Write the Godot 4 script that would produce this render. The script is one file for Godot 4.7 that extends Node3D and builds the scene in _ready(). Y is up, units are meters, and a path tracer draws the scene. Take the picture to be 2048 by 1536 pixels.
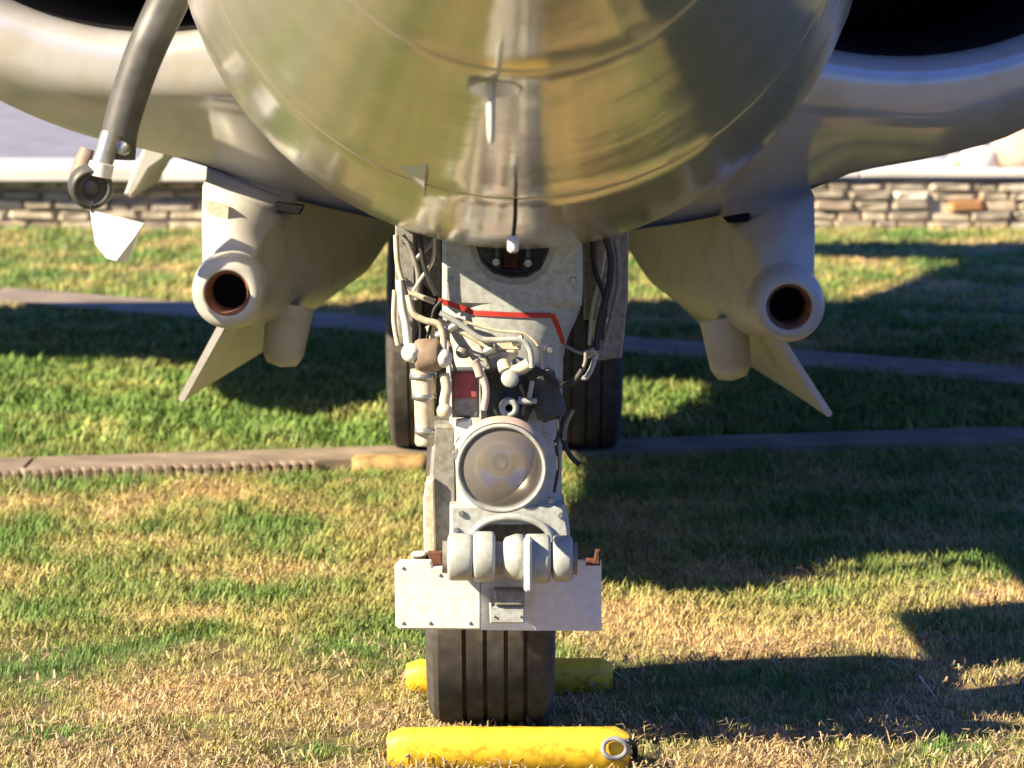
extends Node3D
# World: y up, the camera stands at (0, 1.25, 0) and looks along -z; D is the distance ahead of it in metres.
const F := 6930.0
const CAM_H := 1.25
var PITCH := atan(793.0 / 6930.0)
var M := {}
var used := {}
var rng := RandomNumberGenerator.new()
var patch_noise := FastNoiseLite.new()
var fine_noise := FastNoiseLite.new()
var bump_noise := FastNoiseLite.new()

# ------------------------------------------------------------------ helpers
func W(px: float, py: float, D: float) -> Vector3:
	var d := Vector3((px - 1024.0) / F, (768.0 - py) / F, -1.0).rotated(Vector3(1, 0, 0), -PITCH)
	var t := D / -d.z
	return Vector3(d.x * t, CAM_H + d.y * t, -D)

func m_at(px: float, D: float) -> float:
	return px * D / F

func numbered(called: String) -> String:
	if not used.has(called):
		used[called] = 0
		return called
	used[called] += 1
	return "%s_%03d" % [called, used[called]]

func thing(called: String, label: String, category: String, at := Vector3.ZERO, group := "") -> Node3D:
	var o := Node3D.new()
	o.name = numbered(called)
	add_child(o)
	o.position = at
	o.set_meta("label", label)
	o.set_meta("category", category)
	if group != "":
		o.set_meta("group", group)
	return o

func part(called: String, st: SurfaceTool, m: Material, parent: Node3D, label := "") -> MeshInstance3D:
	st.generate_normals()
	var o := MeshInstance3D.new()
	o.name = called
	o.mesh = st.commit()
	o.material_override = m
	parent.add_child(o, true)
	if parent.get_parent() == self:
		o.position = -parent.position
	if label != "":
		o.set_meta("label", label)
	return o

func begin() -> SurfaceTool:
	var st := SurfaceTool.new()
	st.begin(Mesh.PRIMITIVE_TRIANGLES)
	return st

func tri_out(st: SurfaceTool, a: Vector3, b: Vector3, c: Vector3, o: Vector3):
	var n := (b - a).cross(c - a)
	if n.dot((a + b + c) / 3.0 - o) > 0.0:
		st.add_vertex(a); st.add_vertex(c); st.add_vertex(b)
	else:
		st.add_vertex(a); st.add_vertex(b); st.add_vertex(c)

func quad_out(st: SurfaceTool, a: Vector3, b: Vector3, c: Vector3, d: Vector3, o: Vector3):
	tri_out(st, a, b, c, o)
	tri_out(st, a, c, d, o)

# chamfered box with half extents h
func box(st: SurfaceTool, t: Transform3D, h: Vector3, bev := 0.003):
	st.set_smooth_group(-1)
	var b: float = min(bev, min(h.x, min(h.y, h.z)) * 0.6)
	var o := t.origin
	var v := func(ax: int, s: Vector3) -> Vector3:
		var p := Vector3(s.x * (h.x - b), s.y * (h.y - b), s.z * (h.z - b))
		p[ax] = s[ax] * h[ax]
		return t * p
	for ax in 3:
		var u := (ax + 1) % 3
		var w := (ax + 2) % 3
		for s in [-1.0, 1.0]:
			var c := []
			for q in [[-1.0, -1.0], [1.0, -1.0], [1.0, 1.0], [-1.0, 1.0]]:
				var k := Vector3.ZERO
				k[ax] = s; k[u] = q[0]; k[w] = q[1]
				c.append(v.call(ax, k))
			quad_out(st, c[0], c[1], c[2], c[3], o)
		for s1 in [-1.0, 1.0]:
			for s2 in [-1.0, 1.0]:
				var k1 := Vector3.ZERO
				k1[u] = s1; k1[w] = s2; k1[ax] = -1.0
				var k2 := k1
				k2[ax] = 1.0
				quad_out(st, v.call(u, k1), v.call(u, k2), v.call(w, k2), v.call(w, k1), o)
	for sx in [-1.0, 1.0]:
		for sy in [-1.0, 1.0]:
			for sz in [-1.0, 1.0]:
				var k := Vector3(sx, sy, sz)
				tri_out(st, v.call(0, k), v.call(1, k), v.call(2, k), o)

# smooth skin through rings of equal length; caps close the ends with a fan
func loft(st: SurfaceTool, rings: Array, closed := true, cap0 := false, cap1 := false):
	st.set_smooth_group(0)
	var n: int = rings[0].size()
	for i in rings.size() - 1:
		var A: PackedVector3Array = rings[i]
		var B: PackedVector3Array = rings[i + 1]
		for j in (n if closed else n - 1):
			var k := (j + 1) % n
			st.add_vertex(A[j]); st.add_vertex(A[k]); st.add_vertex(B[j])
			st.add_vertex(A[k]); st.add_vertex(B[k]); st.add_vertex(B[j])
	st.set_smooth_group(1)
	for e in [[cap0, rings[0], 1], [cap1, rings[rings.size() - 1], -1]]:
		if e[0]:
			var R: PackedVector3Array = e[1]
			var c := Vector3.ZERO
			for p in R: c += p
			c /= R.size()
			for j in n:
				var k := (j + 1) % n
				if e[2] > 0:
					st.add_vertex(c); st.add_vertex(R[k]); st.add_vertex(R[j])
				else:
					st.add_vertex(c); st.add_vertex(R[j]); st.add_vertex(R[k])

# profile of [radius, along] turned round an axis through c
func lathe(st: SurfaceTool, c: Vector3, axis: Vector3, prof: Array, n := 40, sharp := false):
	var z := axis.normalized()
	var x := z.cross(Vector3.UP)
	if x.length() < 0.1: x = z.cross(Vector3.RIGHT)
	x = x.normalized()
	var y := z.cross(x)
	var rings := []
	for p in prof:
		var r := PackedVector3Array()
		for j in n:
			var a := TAU * j / n
			r.append(c + z * p[1] + (x * cos(a) + y * sin(a)) * max(p[0], 0.0002))
		rings.append(r)
	if not sharp:
		loft(st, rings)
	else:
		for i in rings.size() - 1:
			st.set_smooth_group(i + 2)
			for j in n:
				var k := (j + 1) % n
				st.add_vertex(rings[i][j]); st.add_vertex(rings[i][k]); st.add_vertex(rings[i + 1][j])
				st.add_vertex(rings[i][k]); st.add_vertex(rings[i + 1][k]); st.add_vertex(rings[i + 1][j])

func smooth_path(pts: Array, sub := 6) -> Array:
	var out := []
	for i in pts.size() - 1:
		var p0: Vector3 = pts[max(i - 1, 0)]
		var p1: Vector3 = pts[i]
		var p2: Vector3 = pts[i + 1]
		var p3: Vector3 = pts[min(i + 2, pts.size() - 1)]
		for s in sub:
			out.append(p1.cubic_interpolate(p2, p0, p3, float(s) / sub))
	out.append(pts[pts.size() - 1])
	return out

func tube(st: SurfaceTool, pts: Array, r0: float, r1 := -1.0, n := 14, sub := 6):
	if r1 < 0: r1 = r0
	var P := smooth_path(pts, sub) if pts.size() > 2 else pts
	var rings := []
	var up := Vector3(0.31, 0.2, 0.93).normalized()
	for i in P.size():
		var d: Vector3 = (P[min(i + 1, P.size() - 1)] - P[max(i - 1, 0)]).normalized()
		var x := d.cross(up).normalized()
		var y := d.cross(x).normalized()
		var r: float = lerp(r0, r1, float(i) / (P.size() - 1))
		var R := PackedVector3Array()
		for j in n:
			var a := TAU * j / n
			R.append(P[i] + (x * cos(a) + y * sin(a)) * r)
		rings.append(R)
	loft(st, rings, true, true, true)

# outline in pixels at distance D, made a real plate of that thickness with a bevelled front edge
func plate(st: SurfaceTool, pix: Array, D: float, thick: float, bev := 0.003, bend = null):
	var f := PackedVector2Array()
	for p in pix:
		var w := W(p[0], p[1], D)
		f.append(Vector2(w.x, w.y))
	slab(st, f, -D, thick, bev, bend)

func slab(st: SurfaceTool, f: PackedVector2Array, z: float, thick: float, bev := 0.003, bend = null):
	if Geometry2D.is_polygon_clockwise(f): f.reverse()
	var n := f.size()
	var g := PackedVector2Array()
	for i in n:
		var e0 := (f[i] - f[(i + n - 1) % n]).normalized()
		var e1 := (f[(i + 1) % n] - f[i]).normalized()
		var nn := Vector2(-(e0.y + e1.y), e0.x + e1.x).normalized()
		g.append(f[i] + nn * bev)
	var V := func(p: Vector2, zz: float) -> Vector3:
		var q := Vector3(p.x, p.y, zz)
		if bend != null: q.z += bend.call(q)
		return q
	st.set_smooth_group(-1)
	var tr := Geometry2D.triangulate_polygon(g)
	for i in range(0, tr.size(), 3):
		var a := g[tr[i]]
		var b := g[tr[i + 1]]
		var c := g[tr[i + 2]]
		if (b - a).cross(c - a) > 0:
			var t := b
			b = c
			c = t
		st.add_vertex(V.call(a, z)); st.add_vertex(V.call(b, z)); st.add_vertex(V.call(c, z))
	var tb := Geometry2D.triangulate_polygon(f)
	for i in range(0, tb.size(), 3):
		var a := f[tb[i]]
		var b := f[tb[i + 1]]
		var c := f[tb[i + 2]]
		if (b - a).cross(c - a) < 0:
			var t := b
			b = c
			c = t
		st.add_vertex(V.call(a, z - thick)); st.add_vertex(V.call(b, z - thick)); st.add_vertex(V.call(c, z - thick))
	for i in n:
		var j := (i + 1) % n
		var a0: Vector3 = V.call(g[i], z)
		var a1: Vector3 = V.call(g[j], z)
		var b0: Vector3 = V.call(f[i], z - bev)
		var b1: Vector3 = V.call(f[j], z - bev)
		var c0: Vector3 = V.call(f[i], z - thick)
		var c1: Vector3 = V.call(f[j], z - thick)
		for q in [[a0, a1, b1, b0], [b0, b1, c1, c0]]:
			st.add_vertex(q[0]); st.add_vertex(q[1]); st.add_vertex(q[2])
			st.add_vertex(q[0]); st.add_vertex(q[2]); st.add_vertex(q[3])

func along_z(c: Vector3) -> Transform3D:
	return Transform3D(Basis.IDENTITY, c)

# ------------------------------------------------------------------ materials
func noise_tex(sd: int, freq: float, lo: Color, hi: Color, oct := 4, power := 1.0, size := 256) -> ImageTexture:
	var nz := FastNoiseLite.new()
	nz.seed = sd
	nz.noise_type = FastNoiseLite.TYPE_SIMPLEX_SMOOTH
	nz.frequency = freq
	nz.fractal_octaves = oct
	var src := nz.get_seamless_image(size, size)
	var img := Image.create(size, size, true, Image.FORMAT_RGB8)
	for y in size:
		for x in size:
			img.set_pixel(x, y, lo.lerp(hi, pow(src.get_pixel(x, y).r, power)))
	img.generate_mipmaps()
	return ImageTexture.create_from_image(img)

func mat(lin: Color, rough: float, metal := 0.0, grain := 0.12, scale := 3.0, sd := 1) -> StandardMaterial3D:
	var m := StandardMaterial3D.new()
	m.albedo_color = Color(lin.r, lin.g, lin.b).linear_to_srgb()
	m.roughness = rough
	m.metallic = metal
	if grain > 0.0:
		var d := 1.0 - grain
		m.albedo_texture = noise_tex(sd, 0.012, Color(d, d, d * 0.97), Color.WHITE, 5)
		m.uv1_triplanar = true
		m.uv1_world_triplanar = true
		m.uv1_scale = Vector3.ONE * scale
	return m

# worn paint: patches of brownish grease and chips with an outline of their own
func grime(m: StandardMaterial3D, sd: int, tint: Color, lo: float, hi: float, scale: float):
	var nz := FastNoiseLite.new()
	nz.seed = sd
	nz.frequency = 0.02
	nz.fractal_octaves = 6
	nz.fractal_gain = 0.6
	var src := nz.get_seamless_image(384, 384)
	var img := Image.create(384, 384, true, Image.FORMAT_RGB8)
	for y in 384:
		for x in 384:
			var v := src.get_pixel(x, y).r
			var k := smoothstep(lo, hi, v) * (0.9 + 0.1 * src.get_pixel((x * 5) % 384, (y * 5) % 384).r)
			img.set_pixel(x, y, tint.lerp(Color.WHITE, k))
	img.generate_mipmaps()
	m.albedo_texture = ImageTexture.create_from_image(img)
	m.uv1_triplanar = true
	m.uv1_world_triplanar = true
	m.uv1_scale = Vector3.ONE * scale

func make_materials():
	M.nose = mat(Color(0.68, 0.64, 0.545), 0.15, 0.64, 0.12, 1.3, 3)
	M.nose.normal_enabled = true
	var bn := FastNoiseLite.new()
	bn.seed = 8
	bn.frequency = 0.012
	var bi := bn.get_seamless_image(256, 256)
	bi.convert(Image.FORMAT_RGBA8)
	bi.bump_map_to_normal_map(2.0)
	bi.generate_mipmaps()
	M.nose.normal_texture = ImageTexture.create_from_image(bi)
	M.nose.normal_scale = 0.22
	M.paint = mat(Color(0.54, 0.54, 0.52), 0.15, 0.26, 0.14, 2.0, 4)
	M.belly = mat(Color(0.46, 0.45, 0.41), 0.15, 0.35, 0.16, 1.6, 5)
	M.pod = mat(Color(0.43, 0.43, 0.40), 0.38, 0.0, 0.14, 2.6, 6)
	M.gear = mat(Color(0.385, 0.42, 0.405), 0.42, 0.0, 0.18, 6.0, 7)
	M.gear_grey = mat(Color(0.25, 0.25, 0.235), 0.5, 0.0, 0.25, 7.0, 9)
	M.white = mat(Color(0.62, 0.635, 0.61), 0.35, 0.0, 0.10, 6.0, 10)
	M.cream = mat(Color(0.58, 0.54, 0.43), 0.5, 0.0, 0.2, 9.0, 11)
	M.dark = mat(Color(0.025, 0.025, 0.026), 0.6, 0.0, 0.3, 5.0, 12)
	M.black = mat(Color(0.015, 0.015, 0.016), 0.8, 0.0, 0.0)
	M.rubber = mat(Color(0.11, 0.10, 0.088), 0.75, 0.0, 0.45, 8.0, 13)
	M.rust = mat(Color(0.16, 0.06, 0.03), 0.85, 0.0, 0.5, 12.0, 14)
	M.bore = mat(Color(0.42, 0.19, 0.11), 0.8, 0.0, 0.4, 12.0, 15)
	M.red = mat(Color(0.50, 0.035, 0.02), 0.5, 0.0, 0.2, 8.0, 16)
	M.dull_red = mat(Color(0.34, 0.07, 0.07), 0.6, 0.0, 0.3, 9.0, 17)
	M.pink = mat(Color(0.60, 0.46, 0.40), 0.6, 0.0, 0.2, 9.0, 18)
	M.brown = mat(Color(0.30, 0.22, 0.16), 0.6, 0.0, 0.3, 9.0, 19)
	M.probe = mat(Color(0.10, 0.10, 0.095), 0.5, 0.15, 0.3, 5.0, 20)
	M.steel = mat(Color(0.45, 0.46, 0.44), 0.35, 0.7, 0.25, 9.0, 21)
	M.yellow = mat(Color(0.84, 0.55, 0.035), 0.5, 0.0, 0.22, 5.0, 22)
	M.tan = mat(Color(0.55, 0.36, 0.14), 0.7, 0.0, 0.35, 6.0, 39)
	M.charcoal = mat(Color(0.07, 0.07, 0.065), 0.6, 0.0, 0.3, 8.0, 44)
	M.chrome = mat(Color(0.50, 0.44, 0.37), 0.22, 0.9, 0.25, 9.0, 23)
	M.concrete = mat(Color(0.32, 0.255, 0.185), 0.9, 0.0, 0.35, 1.2, 24)
	M.pale = mat(Color(0.68, 0.66, 0.62), 0.9, 0.0, 0.18, 0.6, 25)
	M.asphalt = mat(Color(0.26, 0.26, 0.285), 0.85, 0.0, 0.2, 0.7, 26)
	M.tarmac = mat(Color(0.10, 0.088, 0.07), 0.85, 0.0, 0.35, 1.5, 27)
	M.card = mat(Color(0.72, 0.73, 0.75), 0.6, 0.0, 0.0)
	M.ink = mat(Color(0.45, 0.44, 0.38), 0.6, 0.0, 0.0)
	M.rope = mat(Color(0.28, 0.30, 0.32), 0.8, 0.0, 0.3, 9.0, 28)
	M.mortar = mat(Color(0.60, 0.52, 0.39), 0.95, 0.0, 0.3, 1.2, 29)
	M.stones = []
	for c in [Color(0.72, 0.63, 0.48), Color(0.66, 0.58, 0.45), Color(0.76, 0.68, 0.55), Color(0.58, 0.51, 0.41), Color(0.70, 0.57, 0.43)]:
		M.stones.append(mat(c, 0.9, 0.0, 0.4, 2.5, 30 + M.stones.size()))
	M.stone_white = mat(Color(0.80, 0.77, 0.68), 0.9, 0.0, 0.12, 2.0, 36)
	M.brick = mat(Color(0.60, 0.31, 0.13), 0.9, 0.0, 0.2, 3.0, 37)
	M.pink_stone = mat(Color(0.72, 0.46, 0.35), 0.9, 0.0, 0.2, 2.0, 38)
	grime(M.gear, 61, Color(0.90, 0.875, 0.84), 0.2, 0.75, 7.0)
	grime(M.gear_grey, 62, Color(0.84, 0.80, 0.75), 0.2, 0.8, 7.0)
	grime(M.white, 63, Color(0.95, 0.93, 0.90), 0.2, 0.7, 6.0)
	grime(M.cream, 64, Color(0.88, 0.84, 0.77), 0.2, 0.75, 8.0)
	grime(M.pod, 65, Color(0.93, 0.91, 0.87), 0.2, 0.55, 1.1)
	grime(M.paint, 66, Color(0.95, 0.93, 0.89), 0.2, 0.6, 0.7)
	grime(M.yellow, 67, Color(0.86, 0.80, 0.72), 0.26, 0.5, 5.0)
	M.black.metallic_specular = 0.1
	M.glass = StandardMaterial3D.new()
	M.glass.albedo_color = Color(0.75, 0.72, 0.68, 0.22)
	M.glass.transparency = BaseMaterial3D.TRANSPARENCY_ALPHA
	M.glass.roughness = 0.04
	M.lawn = StandardMaterial3D.new()
	M.lawn.vertex_color_use_as_albedo = true
	M.lawn.roughness = 0.95
	M.lawn.albedo_texture = noise_tex(40, 0.03, Color(0.55, 0.52, 0.5), Color.WHITE, 5)
	M.lawn.uv1_triplanar = true
	M.lawn.uv1_world_triplanar = true
	M.lawn.uv1_scale = Vector3.ONE * 1.7
	M.blade = StandardMaterial3D.new()
	M.blade.vertex_color_use_as_albedo = true
	M.blade.roughness = 0.7
	M.blade.cull_mode = BaseMaterial3D.CULL_DISABLED

# ------------------------------------------------------------------ ground
func gh(x: float, z: float) -> float:
	return bump_noise.get_noise_2d(x, z) * 0.012

# distance of each diagonal strip of path (its middle) at x
func near_path(x: float) -> float: return 9.22 + 0.24 * x
func far_path(x: float) -> float: return 12.30 - 0.80 * x

# how much of the turf is dead straw: patchy everywhere, trodden out round the nose wheel and its chocks,
# lush in the bed between the two paths
func dryness(x: float, z: float) -> float:
	var D := -z
	var b := 0.32
	var bed := D > near_path(x) and D < far_path(x)
	if bed: b = 0.10
	var worn := Vector2((x - 0.1) / 2.2, (D - 5.35) / 0.85).length()
	b += 0.34 * smoothstep(1.0, 0.35, worn + 0.3 * patch_noise.get_noise_2d(x * 0.7 + 5.0, z * 0.7))
	var straw_spot := Vector2((x - 0.5) / 0.75, (D - 6.85) / 0.75).length()
	b += 0.26 * smoothstep(1.0, 0.6, straw_spot)
	var tuft := Vector2((x - 0.55) / 0.24, (D - 6.25) / 0.24).length()
	if tuft < 1.0: b -= 0.6 * (1.0 - tuft)
	b += patch_noise.get_noise_2d(x, z) * (0.4 if bed else 0.9) + fine_noise.get_noise_2d(x, z) * 0.35
	return clamp(b, 0.0, 1.0)

func grass_colour(x: float, z: float, r: float) -> Color:
	var d := dryness(x, z)
	var green := Color(0.10, 0.185, 0.033)
	var mid := Color(0.30, 0.275, 0.085)
	var dry := Color(0.56, 0.39, 0.17)
	var c := green.lerp(mid, d * 2.0) if d < 0.5 else mid.lerp(dry, d * 2.0 - 1.0)
	return c * (0.82 + 0.86 * r)

func axis_steps(a: float, b: float, fa: float, fb: float, step: float) -> Array:
	var out := []
	var s := 40.0
	var v := a
	while v < fa - 0.001:
		out.append(v)
		s = max((fa - v) * 0.45, step)
		v += s
	v = fa
	while v < fb:
		out.append(v)
		v += step
	while v < b:
		out.append(v)
		v += max((v - fb) * 0.8, step)
	out.append(b)
	return out

func build_ground():
	var xs := axis_steps(-400, 400, -2.4, 2.4, 0.045)
	var zs := axis_steps(-600, 300, -18.2, -1.0, 0.06)
	var st := begin()
	st.set_smooth_group(0)
	var nx := xs.size()
	for z in zs:
		for x in xs:
			var c := grass_colour(x, z, 0.25)
			var soil := Color(0.13, 0.085, 0.045)
			var k: float = clamp(0.45 + fine_noise.get_noise_2d(x * 2.0 + 9.0, z * 2.0) * 1.2, 0.0, 1.0)
			c = c.lerp(soil, k * (0.85 if z > -6.6 else 0.5))
			st.set_color(Color(c.r, c.g, c.b))
			st.add_vertex(Vector3(x, gh(x, z), z))
	for i in zs.size() - 1:
		for j in nx - 1:
			var a := i * nx + j
			for q in [a, a + nx, a + 1, a + 1, a + nx, a + nx + 1]:
				st.add_index(q)
	var o := part("ground", st, M.lawn, self)
	o.set_meta("kind", "structure")

func blade_tuft(seed_: int, n: int, h0: float, h1: float, lean: float, width: float, spread: float) -> ArrayMesh:
	var r := RandomNumberGenerator.new()
	r.seed = seed_
	var st := begin()
	st.set_smooth_group(-1)
	for i in n:
		var a := r.randf() * TAU
		var b := r.randf() * TAU
		var base := Vector3(cos(a), 0, sin(a)) * spread * sqrt(r.randf()) + Vector3(0, -0.004, 0)
		var h := r.randf_range(h0, h1)
		var d := Vector3(cos(b), 0, sin(b))
		var s := Vector3(-d.z, 0, d.x) * width * r.randf_range(0.6, 1.2)
		var ln := lean * r.randf_range(0.3, 1.3)
		var mid := base + d * h * ln * 0.35 + Vector3(0, h * 0.6, 0)
		var tip := base + d * h * ln + Vector3(0, h * r.randf_range(0.75, 1.0), 0)
		var k := r.randf_range(0.75, 1.2)
		st.set_color(Color(k, k, k))
		for p in [base - s, mid - s * 0.8, base + s, base + s, mid - s * 0.8, mid + s * 0.8, mid - s * 0.8, tip, mid + s * 0.8]:
			st.add_vertex(p)
	st.generate_normals()
	return st.commit()

func straw_tuft(seed_: int, n: int) -> ArrayMesh:
	var r := RandomNumberGenerator.new()
	r.seed = seed_
	var st := begin()
	st.set_smooth_group(-1)
	for i in n:
		var a := r.randf() * TAU
		var l := r.randf_range(0.012, 0.040)
		var d := Vector3(cos(a), r.randf_range(-0.15, 0.55), sin(a)) * l
		var s := Vector3(-sin(a), 0.4, cos(a)) * r.randf_range(0.0006, 0.0013)
		var base := Vector3(r.randf_range(-0.03, 0.03), r.randf_range(0.0, 0.012), r.randf_range(-0.03, 0.03))
		var bow := Vector3(r.randf_range(-0.006, 0.006), r.randf_range(0.002, 0.012), r.randf_range(-0.006, 0.006))
		var k := r.randf_range(0.6, 1.25)
		st.set_color(Color(k, k, k))
		var mid := base + d * 0.5 + bow
		var e := base + d
		for p in [base - s, mid - s, base + s, base + s, mid - s, mid + s, mid - s, e - s * 0.5, mid + s, mid + s, e - s * 0.5, e + s * 0.5]:
			st.add_vertex(p)
	st.generate_normals()
	return st.commit()

func on_path(x: float, D: float) -> bool:
	return abs(D - near_path(x)) < 0.15 or (x < -0.4 and D < near_path(x) and D > near_path(x) - 0.24) or abs(D - far_path(x)) < 0.30

func scatter(called: String, label: String, category: String, mesh: ArrayMesh, spots: Array):
	var mm := MultiMesh.new()
	mm.transform_format = MultiMesh.TRANSFORM_3D
	mm.use_colors = true
	mm.mesh = mesh
	mm.instance_count = spots.size()
	for i in spots.size():
		mm.set_instance_transform(i, spots[i][0])
		mm.set_instance_color(i, spots[i][1])
	var o := MultiMeshInstance3D.new()
	o.name = called
	o.multimesh = mm
	o.material_override = M.blade
	add_child(o)
	o.set_meta("kind", "stuff")
	o.set_meta("label", label)
	o.set_meta("category", category)

func build_grass():
	var lawn := []
	var straw := []
	var far_lawn := []
	# rows of tufts, denser where they show larger
	for zone in [[1.0, 5.0, 150.0, 2.4], [5.0, 7.0, 3000.0, 1.35], [7.0, 9.4, 2000.0, 1.65], [9.4, 13.0, 850.0, 2.2], [13.0, 17.95, 420.0, 2.8]]:
		var hw: float = zone[3]
		var n := int((zone[1] - zone[0]) * hw * 2.0 * zone[2])
		for i in n:
			var D := rng.randf_range(zone[0], zone[1])
			var x := rng.randf_range(-hw, hw)
			if on_path(x, D): continue
			var z := -D
			var d := dryness(x, z)
			var bare := fine_noise.get_noise_2d(x * 1.7 + 30.0, z * 1.7)
			if D < 6.5 and bare > 0.12 and rng.randf() < 0.75: continue
			var s := rng.randf_range(0.7, 1.25)
			if D < 6.6: s *= 0.62
			elif d > 0.6: s *= 0.75
			elif D > 9.4 and D < 12.5: s *= 1.2
			var t := Transform3D(Basis(Vector3.UP, rng.randf() * TAU).scaled(Vector3(s, s * (1.15 - 0.45 * d), s)), Vector3(x, gh(x, z), z))
			var c := grass_colour(x, z, rng.randf())
			(far_lawn if D > 9.4 else lawn).append([t, c])
	for zone in [[4.9, 5.8, 1500.0, 1.2], [5.8, 6.5, 600.0, 1.3], [6.5, 9.0, 250.0, 1.6]]:
		var hw: float = zone[3]
		var n := int((zone[1] - zone[0]) * hw * 2.0 * zone[2])
		for i in n:
			var D := rng.randf_range(zone[0], zone[1])
			var x := rng.randf_range(-hw, hw)
			if on_path(x, D): continue
			var z := -D
			if rng.randf() > dryness(x, z) + 0.1: continue
			if fine_noise.get_noise_2d(x * 1.7 + 30.0, z * 1.7) > 0.2 and rng.randf() < 0.7: continue
			var s := rng.randf_range(0.6, 1.2)
			var t := Transform3D(Basis(Vector3.UP, rng.randf() * TAU).scaled(Vector3(s, s, s)), Vector3(x, gh(x, z), z))
			var k := rng.randf_range(0.6, 1.2)
			straw.append([t, Color(0.52, 0.38, 0.20) * k])
	scatter("lawn_grass", "short mottled green and yellow grass around the nose wheel", "grass", blade_tuft(5, 9, 0.012, 0.034, 0.9, 0.0013, 0.026), lawn)
	scatter("far_grass", "lush green grass between and beyond the two paths", "grass", blade_tuft(6, 9, 0.02, 0.045, 0.8, 0.0024, 0.038), far_lawn)
	scatter("straw_litter", "dry brown straw littering the ground by the front chock", "straw", straw_tuft(7, 8), straw)

func strip(called: String, mid: Callable, half: float, x0: float, x1: float, top: float, m: Material, step: float) -> MeshInstance3D:
	var o: MeshInstance3D = null
	var x := x0
	while x < x1 - 0.01:
		var xe: float = min(x + step - 0.012, x1)
		var st := begin()
		var f := [Vector3(x, top, -(mid.call(x) - half)), Vector3(xe, top, -(mid.call(xe) - half)), Vector3(xe, top, -(mid.call(xe) + half)), Vector3(x, top, -(mid.call(x) + half))]
		var c := Vector3((x + xe) / 2, top - 0.05, -(mid.call((x + xe) / 2)))
		st.set_smooth_group(-1)
		quad_out(st, f[0], f[1], f[2], f[3], c)
		for i in 4:
			var j := (i + 1) % 4
			quad_out(st, f[i], f[j], f[j] - Vector3(0, 0.1, 0), f[i] - Vector3(0, 0.1, 0), c)
		if o == null:
			o = part(called, st, m, self)
			o.set_meta("kind", "structure")
		else:
			var s := part("slab", st, m, o)
			s.position = Vector3.ZERO
		x += step
	return o

func build_paths():
	var np := strip("narrow_path", near_path, 0.13, -2.6, 2.8, 0.022, M.concrete, 1.35)
	# small ribbed blocks along the near edge of the narrow path
	var rib := begin()
	box(rib, Transform3D.IDENTITY, Vector3(0.0085, 0.022, 0.028), 0.003)
	rib.generate_normals()
	var rm := rib.commit()
	var x := -1.62
	while x < -0.5:
		var o := MeshInstance3D.new()
		o.name = "edging_rib"
		o.mesh = rm
		o.material_override = M.brown if int(x * 97.0) % 3 else M.concrete
		np.add_child(o, true)
		o.position = Vector3(x, 0.006 + rng.randf_range(-0.004, 0.003), -(near_path(x) - 0.165))
		o.rotation.y = 0.24 + rng.randf_range(-0.08, 0.08)
		x += 0.0235 + rng.randf_range(0.0, 0.003)
	strip("wide_path", far_path, 0.28, -4.2, 4.2, 0.02, M.concrete, 2.1)

func stone_mesh(seed_: int) -> ArrayMesh:
	var r := RandomNumberGenerator.new()
	r.seed = seed_
	var st := begin()
	st.set_smooth_group(-1)
	var v := {}
	for sx in [-1, 1]:
		for sy in [-1, 1]:
			v[[sx, sy]] = [Vector3(sx * 0.5, sy * 0.5, -0.5), Vector3(sx * r.randf_range(0.46, 0.5), sy * r.randf_range(0.42, 0.5), 0.3), Vector3(sx * r.randf_range(0.34, 0.44), sy * r.randf_range(0.26, 0.40), 0.5 + r.randf_range(-0.06, 0.1))]
	var ord := [[-1, -1], [1, -1], [1, 1], [-1, 1]]
	for i in 4:
		var A: Array = v[ord[i]]
		var B: Array = v[ord[(i + 1) % 4]]
		for k in 2:
			quad_out(st, A[k], B[k], B[k + 1], A[k + 1], Vector3.ZERO)
	quad_out(st, v[ord[0]][2], v[ord[1]][2], v[ord[2]][2], v[ord[3]][2], Vector3.ZERO)
	st.generate_normals()
	return st.commit()

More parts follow.
